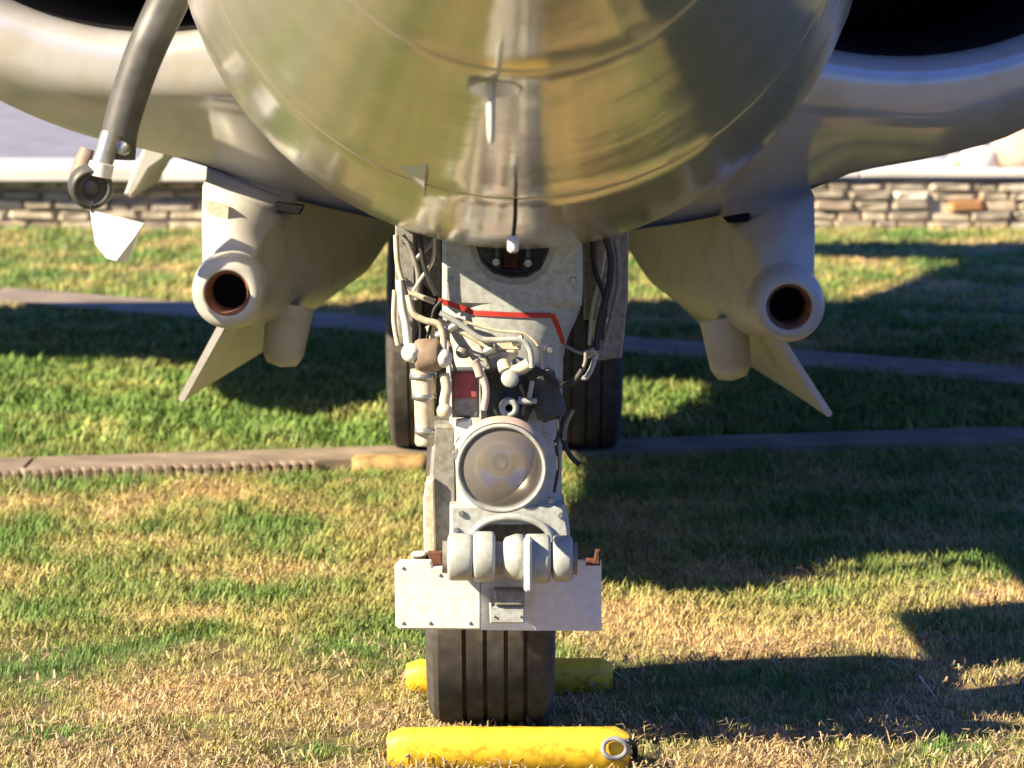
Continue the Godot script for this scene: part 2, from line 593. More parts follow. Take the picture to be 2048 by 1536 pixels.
func build_wall():
	var D := 17.95
	var wl := thing("stone_wall", "low rubble stone garden wall with pale coping behind the lawn", "wall", Vector3(0, 0, -D))
	var st := begin()
	box(st, along_z(Vector3(0, 0.115, -D - 0.12)), Vector3(4.6, 0.135, 0.1), 0.004)
	part("mortar_core", st, M.mortar, wl)
	var variants := []
	for i in 6: variants.append(stone_mesh(50 + i))
	var rows := [[-0.01, 0.058], [0.05, 0.048], [0.101, 0.056], [0.16, 0.045], [0.208, 0.042]]
	var sx := W(1810, 388, D).x
	var bx := W(1935, 409, D).x
	for ri in rows.size():
		var x := -3.5 + rng.randf() * 0.1
		while x < 3.5:
			var w := rng.randf_range(0.09, 0.26)
			var name_ := "stone"
			var m: Material = M.stones[rng.randi() % 5]
			var lab := ""
			if ri == 3 and x > sx - 0.20 and x < sx + 0.02:
				x = max(x, sx - 0.10)
				w = 0.19; m = M.stone_white; lab = "smooth white block set in the rubble wall"
			elif ri == 2 and x > bx - 0.22 and x < bx + 0.02:
				x = max(x, bx - 0.10)
				w = 0.19; m = M.brick; lab = "orange clay brick set in the rubble wall"
			var o := MeshInstance3D.new()
			o.name = name_
			o.mesh = variants[rng.randi() % 6]
			o.material_override = m
			wl.add_child(o, true)
			var proud := rng.randf_range(-0.012, 0.014) + (0.012 if lab != "" else 0.0)
			o.scale = Vector3(w - 0.004, rows[ri][1] - rng.randf_range(0.0, 0.006), 0.12)
			o.position = Vector3(x + w / 2, rows[ri][0] + rows[ri][1] / 2 + rng.randf_range(-0.008, 0.008), -0.05 + proud)
			o.rotation.z = rng.randf_range(-0.05, 0.05)
			if lab != "": o.set_meta("label", lab)
			x += w
	# coping slabs, overhanging on the side where the wall face lies in their shade
	var cx := -3.6
	while cx < 3.6:
		var w := 0.9
		var over := 0.10 if cx < 0.4 else 0.015
		var c := begin()
		box(c, along_z(Vector3(cx + w / 2, 0.292, -D - 0.12 + over / 2.0)), Vector3(w / 2 - 0.004, 0.036 if cx < 0.4 else 0.02, 0.14 + over / 2.0), 0.008)
		part("coping_slab", c, M.pale, wl)
		cx += w
	var p := begin()
	box(p, along_z(Vector3(0, 0.13, -D - 0.28 - 1.0)), Vector3(9, 0.13, 1.0), 0.01)
	part("pavement", p, M.pale, self).set_meta("kind", "structure")
	var g := begin()
	box(g, along_z(Vector3(0, 0.07, -D - 0.28 - 2.06)), Vector3(9, 0.07, 0.05), 0.005)
	part("gutter", g, M.tarmac, self).set_meta("kind", "structure")
	var rd := begin()
	box(rd, along_z(Vector3(0, 0.1, -D - 0.28 - 2.12 - 12.0)), Vector3(60, 0.1, 12.0), 0.01)
	part("road", rd, M.asphalt, self).set_meta("kind", "structure")
	# boulders and a pinkish block lying on the pavement behind the wall
	for b in [[1960, 305, 18.55, 0.10, 0.075, M.stone_white, "white boulder on the pavement beside the pinkish stone block"], [1915, 312, 18.7, 0.06, 0.05, M.stones[2], "small grey-beige boulder beside the white boulder behind the wall"], [2052, 300, 18.6, 0.22, 0.13, M.pink_stone, "large pinkish stone block standing behind the rubble wall"]]:
		var base := W(b[0], b[1], b[2])
		base.y = 0.26
		var s := begin()
		var r := RandomNumberGenerator.new()
		r.seed = int(b[0])
		var rings := []
		for i in 7:
			var a := PI * i / 6.0
			var R := PackedVector3Array()
			for j in 12:
				var q := TAU * j / 12.0
				var k := r.randf_range(0.86, 1.12)
				R.append(base + Vector3(cos(q) * pow(sin(a) + 0.001, 0.6) * b[3] * k, b[4] - cos(a) * b[4] * 1.02, sin(q) * pow(sin(a) + 0.001, 0.6) * b[3] * 0.7 * k))
			rings.append(R)
		loft(s, rings)
		var o := part("boulder" if b[3] < 0.2 else "stone_block", s, b[5], self)
		o.set_meta("label", b[6])
		o.set_meta("category", "stone")

# ------------------------------------------------------------------ the jet
var jet: Node3D
var OL := []
var OR := []

func ring_xy(c: Vector2, r: float, D: float, n := 56, squash := 1.0) -> PackedVector3Array:
	var R := PackedVector3Array()
	for j in n:
		var a := TAU * j / n
		R.append(Vector3(c.x + cos(a) * r, c.y + sin(a) * r * squash, -D))
	return R

const NOSE := [[2.760, 0.004, 1.3760], [2.790, 0.035, 1.3750], [2.950, 0.085, 1.3900], [3.200, 0.155, 1.4100], [3.600, 0.250, 1.4220], [4.000, 0.335, 1.4230], [4.500, 0.425, 1.4100], [5.000, 0.498, 1.3920], [5.450, 0.540, 1.3860], [5.750, 0.552, 1.3900], [6.200, 0.560, 1.3980], [6.800, 0.562, 1.4020], [7.500, 0.562, 1.4020]]

# where the line of sight through a pixel meets the skin of the nose
func nose_hit(px: float, py: float) -> Vector3:
	var D := 2.8
	while D < 6.0:
		var w := W(px, py, D)
		for i in NOSE.size() - 1:
			if D >= NOSE[i][0] and D < NOSE[i + 1][0]:
				var t: float = (D - NOSE[i][0]) / (NOSE[i + 1][0] - NOSE[i][0])
				var R: float = lerp(float(NOSE[i][1]), float(NOSE[i + 1][1]), t)
				var cy: float = lerp(float(NOSE[i][2]), float(NOSE[i + 1][2]), t) - 0.006
				if Vector2(w.x - 0.012, w.y - cy).length() < R: return w
		D += 0.004
	return W(px, py, 5.0)

func build_nose():
	var prof := NOSE
	var st := begin()
	var rings := []
	for i in prof.size() - 1:
		for s in 4:
			var t := s / 4.0
			var p: Array = []
			for k in 3:
				p.append(cubic_interpolate(prof[i][k], prof[i + 1][k], prof[max(i - 1, 0)][k], prof[min(i + 2, prof.size() - 1)][k], t))
			p[2] -= 0.006
			rings.append(ring_xy(Vector2(0.012, p[2]), p[1], p[0]))
			if t == 0.0 and (i == 4 or i == 6):     # a panel joint: a fine groove right round the skin
				for g in [[0.002, 0.0], [0.004, 0.0], [0.0045, 0.0018], [0.0075, 0.0018], [0.008, 0.0], [0.010, 0.0], [0.014, 0.0]]:
					rings.append(ring_xy(Vector2(0.012, p[2] - g[0] * 0.18), p[1] + g[0] * 0.2 - g[1], p[0] + g[0]))
	loft(st, rings, true, true, true)
	part("nose", st, M.nose, jet, "polished metal nose underside mirroring the lawn")
	# pale blade aerial on its oval base, and a small bright scoop
	var root := nose_hit(982, 172)
	var ab := begin()
	var br := []
	for e in [[0.0, 1.0], [0.004, 1.0], [0.006, 0.9]]:
		var R := PackedVector3Array()
		for j in 28:
			var a := TAU * j / 28.0
			R.append(root + Vector3(cos(a) * 0.030 * e[1] + 0.004, -e[0] - 0.2 * sin(a) * 0.05 * -1.0 + 0.002, sin(a) * 0.05 * e[1]))
		br.append(R)
	loft(ab, br, true, true, true)
	var base := part("aerial_base", ab, M.belly, jet)
	var bl := begin()
	var rows2 := []
	for e in [[0.004, 0.0052, 0.034], [-0.03, 0.0050, 0.028], [-0.052, 0.0044, 0.022], [-0.060, 0.0030, 0.016], [-0.063, 0.0008, 0.008]]:
		var R := PackedVector3Array()
		for j in 18:
			var a := TAU * j / 18.0
			R.append(root + Vector3(cos(a) * e[1], e[0], sin(a) * e[2] - 0.1 * (0.004 - e[0])))
		rows2.append(R)
	loft(bl, rows2, true, true, true)
	part("blade_aerial", bl, M.white, base)
	var sc := begin()
	var sa := [nose_hit(798, 332), nose_hit(852, 324), nose_hit(846, 352), nose_hit(852, 398)]
	sc.set_smooth_group(-1)
	var mid: Vector3 = (sa[0] + sa[1] + sa[3]) / 3.0 + Vector3(0.01, -0.012, 0.03)
	for k in 4:
		tri_out(sc, sa[k], sa[(k + 1) % 4], mid, mid + Vector3(0, 0.2, -0.3))
	part("vent_scoop", sc, M.white, jet)
	# thin rod and white tip under the nose
	var r := begin()
	tube(r, [W(1031, 398, 4.5), W(1030, 440, 4.51), W(1026, 478, 4.52)], 0.0028, 0.0028, 10)
	var rod := part("drain_rod", r, M.dark, jet)
	var e := begin()
	lathe(e, W(1026, 488, 4.52), Vector3.UP, [[0.0, 0.011], [0.006, 0.011], [0.0075, 0.007], [0.0075, -0.008], [0.005, -0.011], [0.0, -0.011]], 16, true)
	part("rod_tip", e, M.white, rod)

func outer_curve(pix: Array, upper: Array) -> PackedVector2Array:
	var pts := []
	for p in pix:
		var w := W(p[0], p[1], 6.94)
		pts.append(Vector3(w.x, w.y, 0))
	for u in upper: pts.append(Vector3(u[0], u[1], 0))
	var out := PackedVector2Array()
	for p in smooth_path(pts, 6): out.append(Vector2(p.x, p.y))
	return out

func ray_hit(c: Vector2, a: float, poly: PackedVector2Array) -> Vector2:
	var d := Vector2(cos(a), sin(a))
	var best := c + d * 0.3
	var bt := -1.0
	for i in poly.size():
		var p = Geometry2D.segment_intersects_segment(c, c + d * 5.0, poly[i], poly[(i + 1) % poly.size()])
		if p != null:
			var t: float = (p - c).length()
			if t > bt:
				bt = t
				best = p
	return best

func build_intake(side: float, C: Vector2, ax: float, ay: float, curve: PackedVector2Array):
	var poly := curve.duplicate()
	for y in [1.9, 1.5, 1.1]: poly.append(Vector2(0.0, y))
	var n := 96
	var I := []
	var O := []
	for j in n:
		var a := TAU * j / n
		var e := Vector2(cos(a) / ax, sin(a) / ay).length()
		I.append(C + Vector2(cos(a), sin(a)) / e)
		O.append(ray_hit(C, a, poly))
	var rings := []
	for k in range(8, 0, -1):
		var p := PI / 2 * k / 8.0
		var R := PackedVector3Array()
		for j in n:
			var d: Vector2 = O[j] - I[j]
			var q: Vector2 = I[j] + d.normalized() * 0.045 * (1.0 - sin(p))
			R.append(Vector3(q.x, q.y, -(6.72 + 0.12 * (1.0 - cos(p)))))
		rings.append(R)
	for k in 19:
		var R := PackedVector3Array()
		for j in n:
			var d: Vector2 = O[j] - I[j]
			var u := d.length() - 0.045
			var sl := pow(k / 18.0, 0.9) * u
			var kk: float = min(1.75, 0.22 / max(u - 0.08, 0.03))
			var q: Vector2 = I[j] + d.normalized() * (0.045 + sl)
			R.append(Vector3(q.x, q.y, -(6.72 + kk * 0.018 * log(1.0 + exp((sl - 0.085) / 0.018)) + 0.4 * sl * sl)))
		rings.append(R)
	var tail := PackedVector3Array()
	for j in n: tail.append(Vector3(O[j].x, O[j].y, -7.3))
	rings.append(tail)
	var st := begin()
	loft(st, rings)
	var lip := part("intake_lip", st, M.paint, jet)
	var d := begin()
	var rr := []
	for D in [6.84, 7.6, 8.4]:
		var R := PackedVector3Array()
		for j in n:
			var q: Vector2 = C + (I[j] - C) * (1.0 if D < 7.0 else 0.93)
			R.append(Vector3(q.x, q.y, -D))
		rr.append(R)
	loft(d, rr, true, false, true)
	part("intake_duct", d, M.black, lip)  # near-black paint stands in for the darkness deep inside the duct

func build_fuselage():
	OL = outer_curve([[1024, 452], [900, 452], [800, 446], [700, 427], [560, 392], [430, 340], [300, 300], [160, 262], [0, 190]], [[-1.28, 1.2], [-1.38, 1.5], [-1.3, 1.85], [-1.0, 2.1], [-0.5, 2.25], [0.0, 2.3]])
	OR = outer_curve([[1024, 452], [1150, 462], [1260, 461], [1400, 440], [1540, 404], [1640, 372], [1720, 340], [1900, 300], [2048, 242]], [[1.30, 1.18], [1.42, 1.5], [1.32, 1.82], [1.0, 2.08], [0.5, 2.24], [0.0, 2.3]])
	build_intake(-1, Vector2(-0.70, 1.613), 0.55, 0.45, OL)
	build_intake(1, Vector2(0.765, 1.566), 0.56, 0.45, OR)
	var ring := PackedVector2Array()
	for p in OL: ring.append(p)
	for i in range(OR.size() - 2, 0, -1): ring.append(OR[i])
	var rings := []
	for s in [[6.945, 1.0, 1.0, 0.0], [7.8, 1.0, 1.0, 0.0], [9.0, 0.97, 0.98, 0.0], [10.5, 0.86, 0.92, 0.03], [12.5, 0.62, 0.72, 0.12], [14.0, 0.40, 0.48, 0.25], [15.7, 0.14, 0.18, 0.4]]:
		var R := PackedVector3Array()
		for p in ring:
			R.append(Vector3(p.x * s[1], 1.5 + (p.y - 1.5) * s[2] + s[3], -s[0]))
		rings.append(R)
	var st := begin()
	loft(st, rings, true, false, true)
	part("fuselage", st, M.belly, jet)
	# wing, tail and pylon tanks stand outside the view and cast shade; the tanks are added for it
	for sx in [-1.0, 1.0]:
		var w := begin()
		var wr := []
		for s in [[0.6, 8.6, 12.3, 2.12, 0.14], [2.6, 9.5, 12.3, 1.9, 0.10], [4.5, 10.4, 12.3, 1.66, 0.06]]:
			var R := PackedVector3Array()
			for j in 24:
				var a := TAU * j / 24.0
				var u := 0.5 - 0.5 * cos(a)
				R.append(Vector3(sx * s[0], s[3] + sin(a) * s[4] * (1.15 - u), -lerp(s[1], s[2], u)))
			wr.append(R)
		loft(w, wr, true, true, true)
		part("wing", w, M.belly, jet)
		var t := begin()
		lathe(t, Vector3(sx * 2.0, 0.98, -9.2), Vector3(0, 0, -1), [[0.0, 0.0], [0.07, 0.12], [0.15, 0.45], [0.21, 1.0], [0.215, 2.2], [0.16, 3.2], [0.04, 3.9], [0.0, 3.95]], 28)
		var tk := part("added_drop_tank", t, M.paint, jet)  # unseen tank, added for the shadow it throws on the lawn
		var py := begin()
		box(py, along_z(Vector3(sx * 2.0, 1.56, -10.7)), Vector3(0.04, 0.42, 0.9), 0.01)
		part("pylon", py, M.paint, tk)  # carries the added tank
		var h := begin()
		var hr := []
		for s in [[0.1, 14.0, 15.4, 2.05], [2.0, 14.9, 15.6, 1.75]]:
			var R := PackedVector3Array()
			for j in 16:
				var a := TAU * j / 16.0
				R.append(Vector3(sx * s[0], s[3] + sin(a) * 0.04, -lerp(s[1], s[2], 0.5 - 0.5 * cos(a))))
			hr.append(R)
		loft(h, hr, true, true, true)
		part("tailplane", h, M.belly, jet)
	var fin := begin()
	var f3 := []
	for s in [[1.9, 13.2, 15.4], [3.4, 14.7, 15.8]]:
		var R := PackedVector3Array()
		for j in 16:
			var a := TAU * j / 16.0
			R.append(Vector3(sin(a) * 0.05, s[0], -lerp(s[1], s[2], 0.5 - 0.5 * cos(a))))
		f3.append(R)
	loft(fin, f3, true, true, true)
	part("tail_fin", fin, M.belly, jet)
	# slanted pale fairing seen below the cowl, and dark slots at the pod roots
	var nf := begin()
	plate(nf, [[292, 285], [338, 290], [330, 318], [300, 340], [276, 382], [262, 396], [248, 388], [262, 350]], 8.3, 0.5, 0.008)
	part("nozzle_fairing", nf, M.pod, jet)
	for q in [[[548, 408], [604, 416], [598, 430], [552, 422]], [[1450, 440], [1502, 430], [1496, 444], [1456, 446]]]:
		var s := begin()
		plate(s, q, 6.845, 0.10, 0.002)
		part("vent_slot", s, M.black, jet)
	var hole := begin()
	lathe(hole, W(434, 232, 6.815), Vector3(0, -0.35, 1), [[0.0, 0.004], [0.006, 0.004], [0.007, 0.0], [0.007, -0.05]], 14, true)
	part("drain_hole", hole, M.black, jet)

func pod_ring(D: float, xo: float, xi: float, hb: float, ht: float, drop := 0.0) -> PackedVector3Array:
	var R := PackedVector3Array()
	var c := (xo + xi) / 2
	var hw := (xi - xo) / 2          # signed
	var rad: float = min(abs(hw), 0.11)
	var yb := hb + rad
	for i in 6: R.append(Vector3(xi, lerp(ht - drop, yb, i / 6.0), -D))
	for i in 25:
		var a := PI * i / 24.0
		R.append(Vector3(c + hw * cos(a), yb - rad * pow(sin(a), 0.9), -D))
	for i in range(1, 7): R.append(Vector3(xo, lerp(yb, ht, i / 6.0), -D))
	return R

func build_pod(side: float, mc: Array, root: Array, tip: Array, lift: float):
	var muzzle := W(mc[0], mc[1], 6.60)
	var xo := muzzle.x + side * 0.062
	var shift := 0.33
	var secs := [[7.03, 0.045, 0.085, 0.03, 0.66], [7.045, 0.055, 0.10, 0.012, 0.74], [7.08, 0.061, 0.115, 0.003, 0.80], [7.16, 0.066, 0.14, 0.0, 0.862], [7.26, 0.068, 0.16, -0.008, 0.870], [7.36, 0.070, 0.185, -0.015, 0.95], [7.7, 0.072, 0.25, -0.025, 0.96], [8.2, 0.072, 0.30, -0.02, 0.96], [9.0, 0.068, 0.325, 0.0, 0.96], [9.8, 0.045, 0.30, 0.07, 0.97], [10.4, 0.0, 0.24, 0.22, 0.97]]
	var st := begin()
	var rings := []
	for s in secs:
		rings.append(pod_ring(s[0] - shift, muzzle.x + side * s[1], muzzle.x - side * (s[2] - 0.055 if s[0] < 7.06 else s[2] - 0.06), muzzle.y - 0.085 + s[3], s[4] + lift, 0.06 if s[0] > 7.1 and s[0] < 7.3 else (0.03 if s[0] < 7.1 and s[0] > 7.05 else 0.0)))
	loft(st, rings, true, true, true)
	var pod := part("gun_pod", st, M.pod, jet)
	var mz := begin()
	lathe(mz, muzzle, Vector3(0, 0, 1), [[0.0435, -0.001], [0.045, 0.0015], [0.048, 0.002], [0.058, 0.0], [0.067, -0.012], [0.072, -0.04], [0.076, -0.10], [0.07, -0.16]], 44)
	part("muzzle_ring", mz, M.pod, pod)
	var br := begin()
	lathe(br, muzzle, Vector3(0, 0, 1), [[0.0436, -0.0005], [0.036, -0.022], [0.0345, -0.085]], 36)
	part("muzzle_bore", br, M.bore, pod)
	var bk := begin()
	lathe(bk, muzzle, Vector3(0, 0, 1), [[0.0345, -0.085], [0.034, -0.096], [0.0, -0.096]], 36, true)
	part("black_bore_disc", bk, M.black, pod)  # black disc paints in the darkness of a deeper barrel
	# canted strake along the pod keel
	var a := W(root[0], root[1], 6.72)
	var b := W(tip[0], tip[1], 6.72)
	var u := Vector3(b.x - a.x, b.y - a.y, 0)
	var nrm := Vector3(-u.y, u.x, 0).normalized() * 0.0075
	var rk := begin()
	var rr := []
	for e in [[6.72, 1.0, 0.0], [6.95, 1.0, 0.02], [7.9, 0.95, 0.12], [8.9, 0.85, 0.17]]:
		var R := PackedVector3Array()
		var z := Vector3(-side * e[2], 0, -e[0])
		var p0 := Vector3(a.x, a.y, 0) - u * 0.35
		var p1: Vector3 = Vector3(a.x, a.y, 0) + u * e[1]
		for q in [p0 - nrm, p1 - nrm * 0.8, p1 + u * 0.02, p1 + nrm * 0.8, p0 + nrm]: R.append(q + z)
		rr.append(R)
	rk.set_smooth_group(-1)
	for i in 3:
		for j in 5:
			var k := (j + 1) % 5
			var o := (Vector3(a.x + b.x, a.y + b.y, 0)) * 0.5 + Vector3(0, 0, -8.1)
			quad_out(rk, rr[i][j], rr[i][k], rr[i + 1][k], rr[i + 1][j], o)
	for j in range(1, 4):
		tri_out(rk, rr[0][0], rr[0][j], rr[0][j + 1], Vector3(a.x, a.y, -8.1))
	part("strake", rk, M.pod, pod)
	var lg := begin()
	var lc := W(572, 668, 7.0) if side < 0 else W(1456, 695, 7.0)
	lathe(lg, lc, Vector3(side * 0.15, -1, 0.1), [[0.05, -0.06], [0.045, 0.0], [0.042, 0.04], [0.03, 0.062], [0.0, 0.068]], 22)
	part("keel_lug", lg, M.pod, pod)
	if side < 0:
		var mk := begin()
		plate(mk, [[411, 402], [458, 414], [456, 440], [412, 428]], 6.766, 0.03, 0.001)
		part("stencil_patch", mk, M.cream, pod, "faded beige stencil patch on the pod front")

func build_probe():
	var D := 6.56
	var st := begin()
	tube(st, [W(365, -60, 6.62), W(338, 0, 6.58), W(305, 70, D), W(280, 130, D), W(258, 195, D), W(240, 262, D), W(236, 318, D)], 0.040, 0.033, 26, 8)
	var pr := part("refuelling_probe", st, M.probe, jet, "dark grey curved tube hanging in front of the intake")
	var c1 := begin()
	tube(c1, [W(222, 268, 6.53), W(207, 318, 6.52), W(196, 350, 6.52)], 0.020, 0.021, 20)
	part("inner_sleeve", c1, M.steel, pr)
	var c2 := begin()
	tube(c2, [W(204, 326, 6.50), W(198, 352, 6.50)], 0.0235, 0.024, 24)
	part("collar", c2, M.white, pr)
	var c5 := begin()
	lathe(c5, W(243, 296, 6.522), Vector3(-0.1, 0.2, 1), [[0.0, 0.006], [0.011, 0.005], [0.014, 0.0], [0.014, -0.02]], 18)
	part("end_fitting", c5, M.steel, pr)
	var c3 := begin()
	tube(c3, [W(178, 300, 6.58), W(163, 345, 6.57), W(160, 378, 6.55)], 0.018, 0.024, 20)
	part("side_arm", c3, M.brown, pr)
	var c4 := begin()
	var jc := W(182, 374, 6.5)
	lathe(c4, jc, Vector3(0.25, -0.2, 1), [[0.0, -0.04], [0.034, -0.036], [0.042, -0.015], [0.041, 0.008], [0.036, 0.017], [0.031, 0.018], [0.027, 0.008], [0.016, 0.006], [0.014, 0.014], [0.0, 0.015]], 30)
	part("coupling_head", c4, M.probe, pr)
	# folded white card hanging from the coupling
	var tg := thing("card_tag", "blank white folded card tag hanging below the dark tube end", "tag", W(220, 470, 6.49))
	var s := begin()
	var pts := {}
	var z0 := 6.49
	pts.a = W(180, 422, z0); pts.b = W(198, 424, z0 - 0.004); pts.c = W(272, 470, z0 - 0.022); pts.d = W(232, 522, z0 - 0.004)
	pts.e = W(212, 516, z0); pts.f = W(190, 488, z0 + 0.004); pts.g = W(288, 446, z0 + 0.03); pts.h = W(256, 522, z0 + 0.02)
	s.set_smooth_group(-1)
	for back in [0.0, 0.0015]:
		var o := Vector3(0, 0, -back)
		for t in [[pts.a, pts.b, pts.c], [pts.a, pts.c, pts.d], [pts.a, pts.d, pts.e], [pts.a, pts.e, pts.f], [pts.b, pts.g, pts.c], [pts.c, pts.g, pts.h], [pts.c, pts.h, pts.d]]:
			tri_out(s, t[0] + o, t[1] + o, t[2] + o, Vector3(t[0].x, t[0].y, -6.6 if back == 0.0 else -6.3))
	part("card", s, M.card, tg)
	var cd := begin()
	tube(cd, [W(186, 402, 6.485), W(183, 412, 6.486), W(184, 425, 6.488)], 0.0018, 0.0018, 8)
	part("string", cd, M.dark, tg)

func tyre(st: SurfaceTool, c: Vector3, r: float, hw: float, grooves: Array, n := 72):
	var prof := [[r * 0.55, -hw * 0.78], [r * 0.66, -hw * 0.95], [r * 0.80, -hw], [r * 0.90, -hw * 0.97], [r * 0.965, -hw * 0.88]]
	var y := -0.80
	prof.append([r * 0.985, -hw * 0.80])
	for g in grooves:
		var w := 0.035
		prof.append([r * (1.0 - 0.012 * pow(abs(g), 2.0)), hw * (g - w)])
		prof.append([r * (1.0 - 0.012 * pow(abs(g), 2.0)) - 0.008, hw * (g - w * 0.8)])
		prof.append([r * (1.0 - 0.012 * pow(abs(g), 2.0)) - 0.008, hw * (g + w * 0.8)])
		prof.append([r * (1.0 - 0.012 * pow(abs(g), 2.0)), hw * (g + w)])
	prof.append([r * 0.985, hw * 0.80])
	prof.append_array([[r * 0.965, hw * 0.88], [r * 0.90, hw * 0.97], [r * 0.80, hw], [r * 0.66, hw * 0.95], [r * 0.55, hw * 0.78]])
	lathe(st, c, Vector3(1, 0, 0), prof, n, true)

const STRUT := [[585, 882, 1166], [630, 882, 1162], [680, 886, 1138], [720, 889, 1128], [800, 893, 1126], [900, 900, 1126], [1000, 904, 1124], [1046, 903, 1132]]
const STRUT_D := 5.60
const STRUT_HD := 0.095

func strut_row(y: float) -> Array:
	for i in STRUT.size() - 1:
		if y <= STRUT[i + 1][0] or i == STRUT.size() - 2:
			var t: float = clamp((y - STRUT[i][0]) / float(STRUT[i + 1][0] - STRUT[i][0]), 0.0, 1.0)
			return [lerp(float(STRUT[i][1]), float(STRUT[i + 1][1]), t), lerp(float(STRUT[i][2]), float(STRUT[i + 1][2]), t)]
	return [900.0, 1130.0]

func strut_rings() -> Array:
	var rings := []
	for k in 24:
		var y: float = lerp(585.0, 1046.0, k / 23.0)
		var q := strut_row(y)
		var a := W(q[0], y, 5.52)
		var b := W(q[1], y, 5.52)
		var R := PackedVector3Array()
		for j in 44:
			var t := TAU * j / 44.0
			R.append(Vector3((a.x + b.x) / 2 + (b.x - a.x) / 2 * sign(cos(t)) * pow(abs(cos(t)), 0.72), a.y, -STRUT_D + STRUT_HD * sign(sin(t)) * pow(abs(sin(t)), 0.72)))
		rings.append(R)
	return rings

func arch_cheeks() -> Array:
	var p := [[899, 1010], [1128, 1010], [1140, 1060], [1142, 1114], [1098, 1114]]
	for i in 13:
		var a := PI * i / 12.0
		p.append([1022 + 76 * cos(a), 1082 - 42 * sin(a)])
	p.append_array([[946, 1114], [897, 1114], [899, 1060]])
	return p

# painted band that follows the strut's own front surface
func ribbon(st: SurfaceTool, pix: Array, half: float):
	st.set_smooth_group(0)
	var up := PackedVector3Array()
	var lo := PackedVector3Array()
	for i in pix.size() - 1:
		for s in 8:
			var x: float = lerp(float(pix[i][0]), float(pix[i + 1][0]), s / 8.0)
			var y: float = lerp(float(pix[i][1]), float(pix[i + 1][1]), s / 8.0)
			var d := Vector2(pix[i + 1][0] - pix[i][0], pix[i + 1][1] - pix[i][1]).normalized()
			var q := strut_row(y)
			var u: float = clamp((x - (q[0] + q[1]) / 2.0) / ((q[1] - q[0]) / 2.0), -0.995, 0.995)
			var e := 2.0 / 0.72
			var z := -STRUT_D + STRUT_HD * pow(1.0 - pow(abs(u), e), 1.0 / e) + 0.0025
			if y < 620.0: z = max(z, -5.5035)
			var w := W(x, y, -z)
			up.append(w + Vector3(d.y, d.x, 0) * half)
			lo.append(w - Vector3(d.y, d.x, 0) * half)
	for i in up.size() - 1:
		for v in [up[i], up[i + 1], lo[i], up[i + 1], lo[i + 1], lo[i]]: st.add_vertex(v)

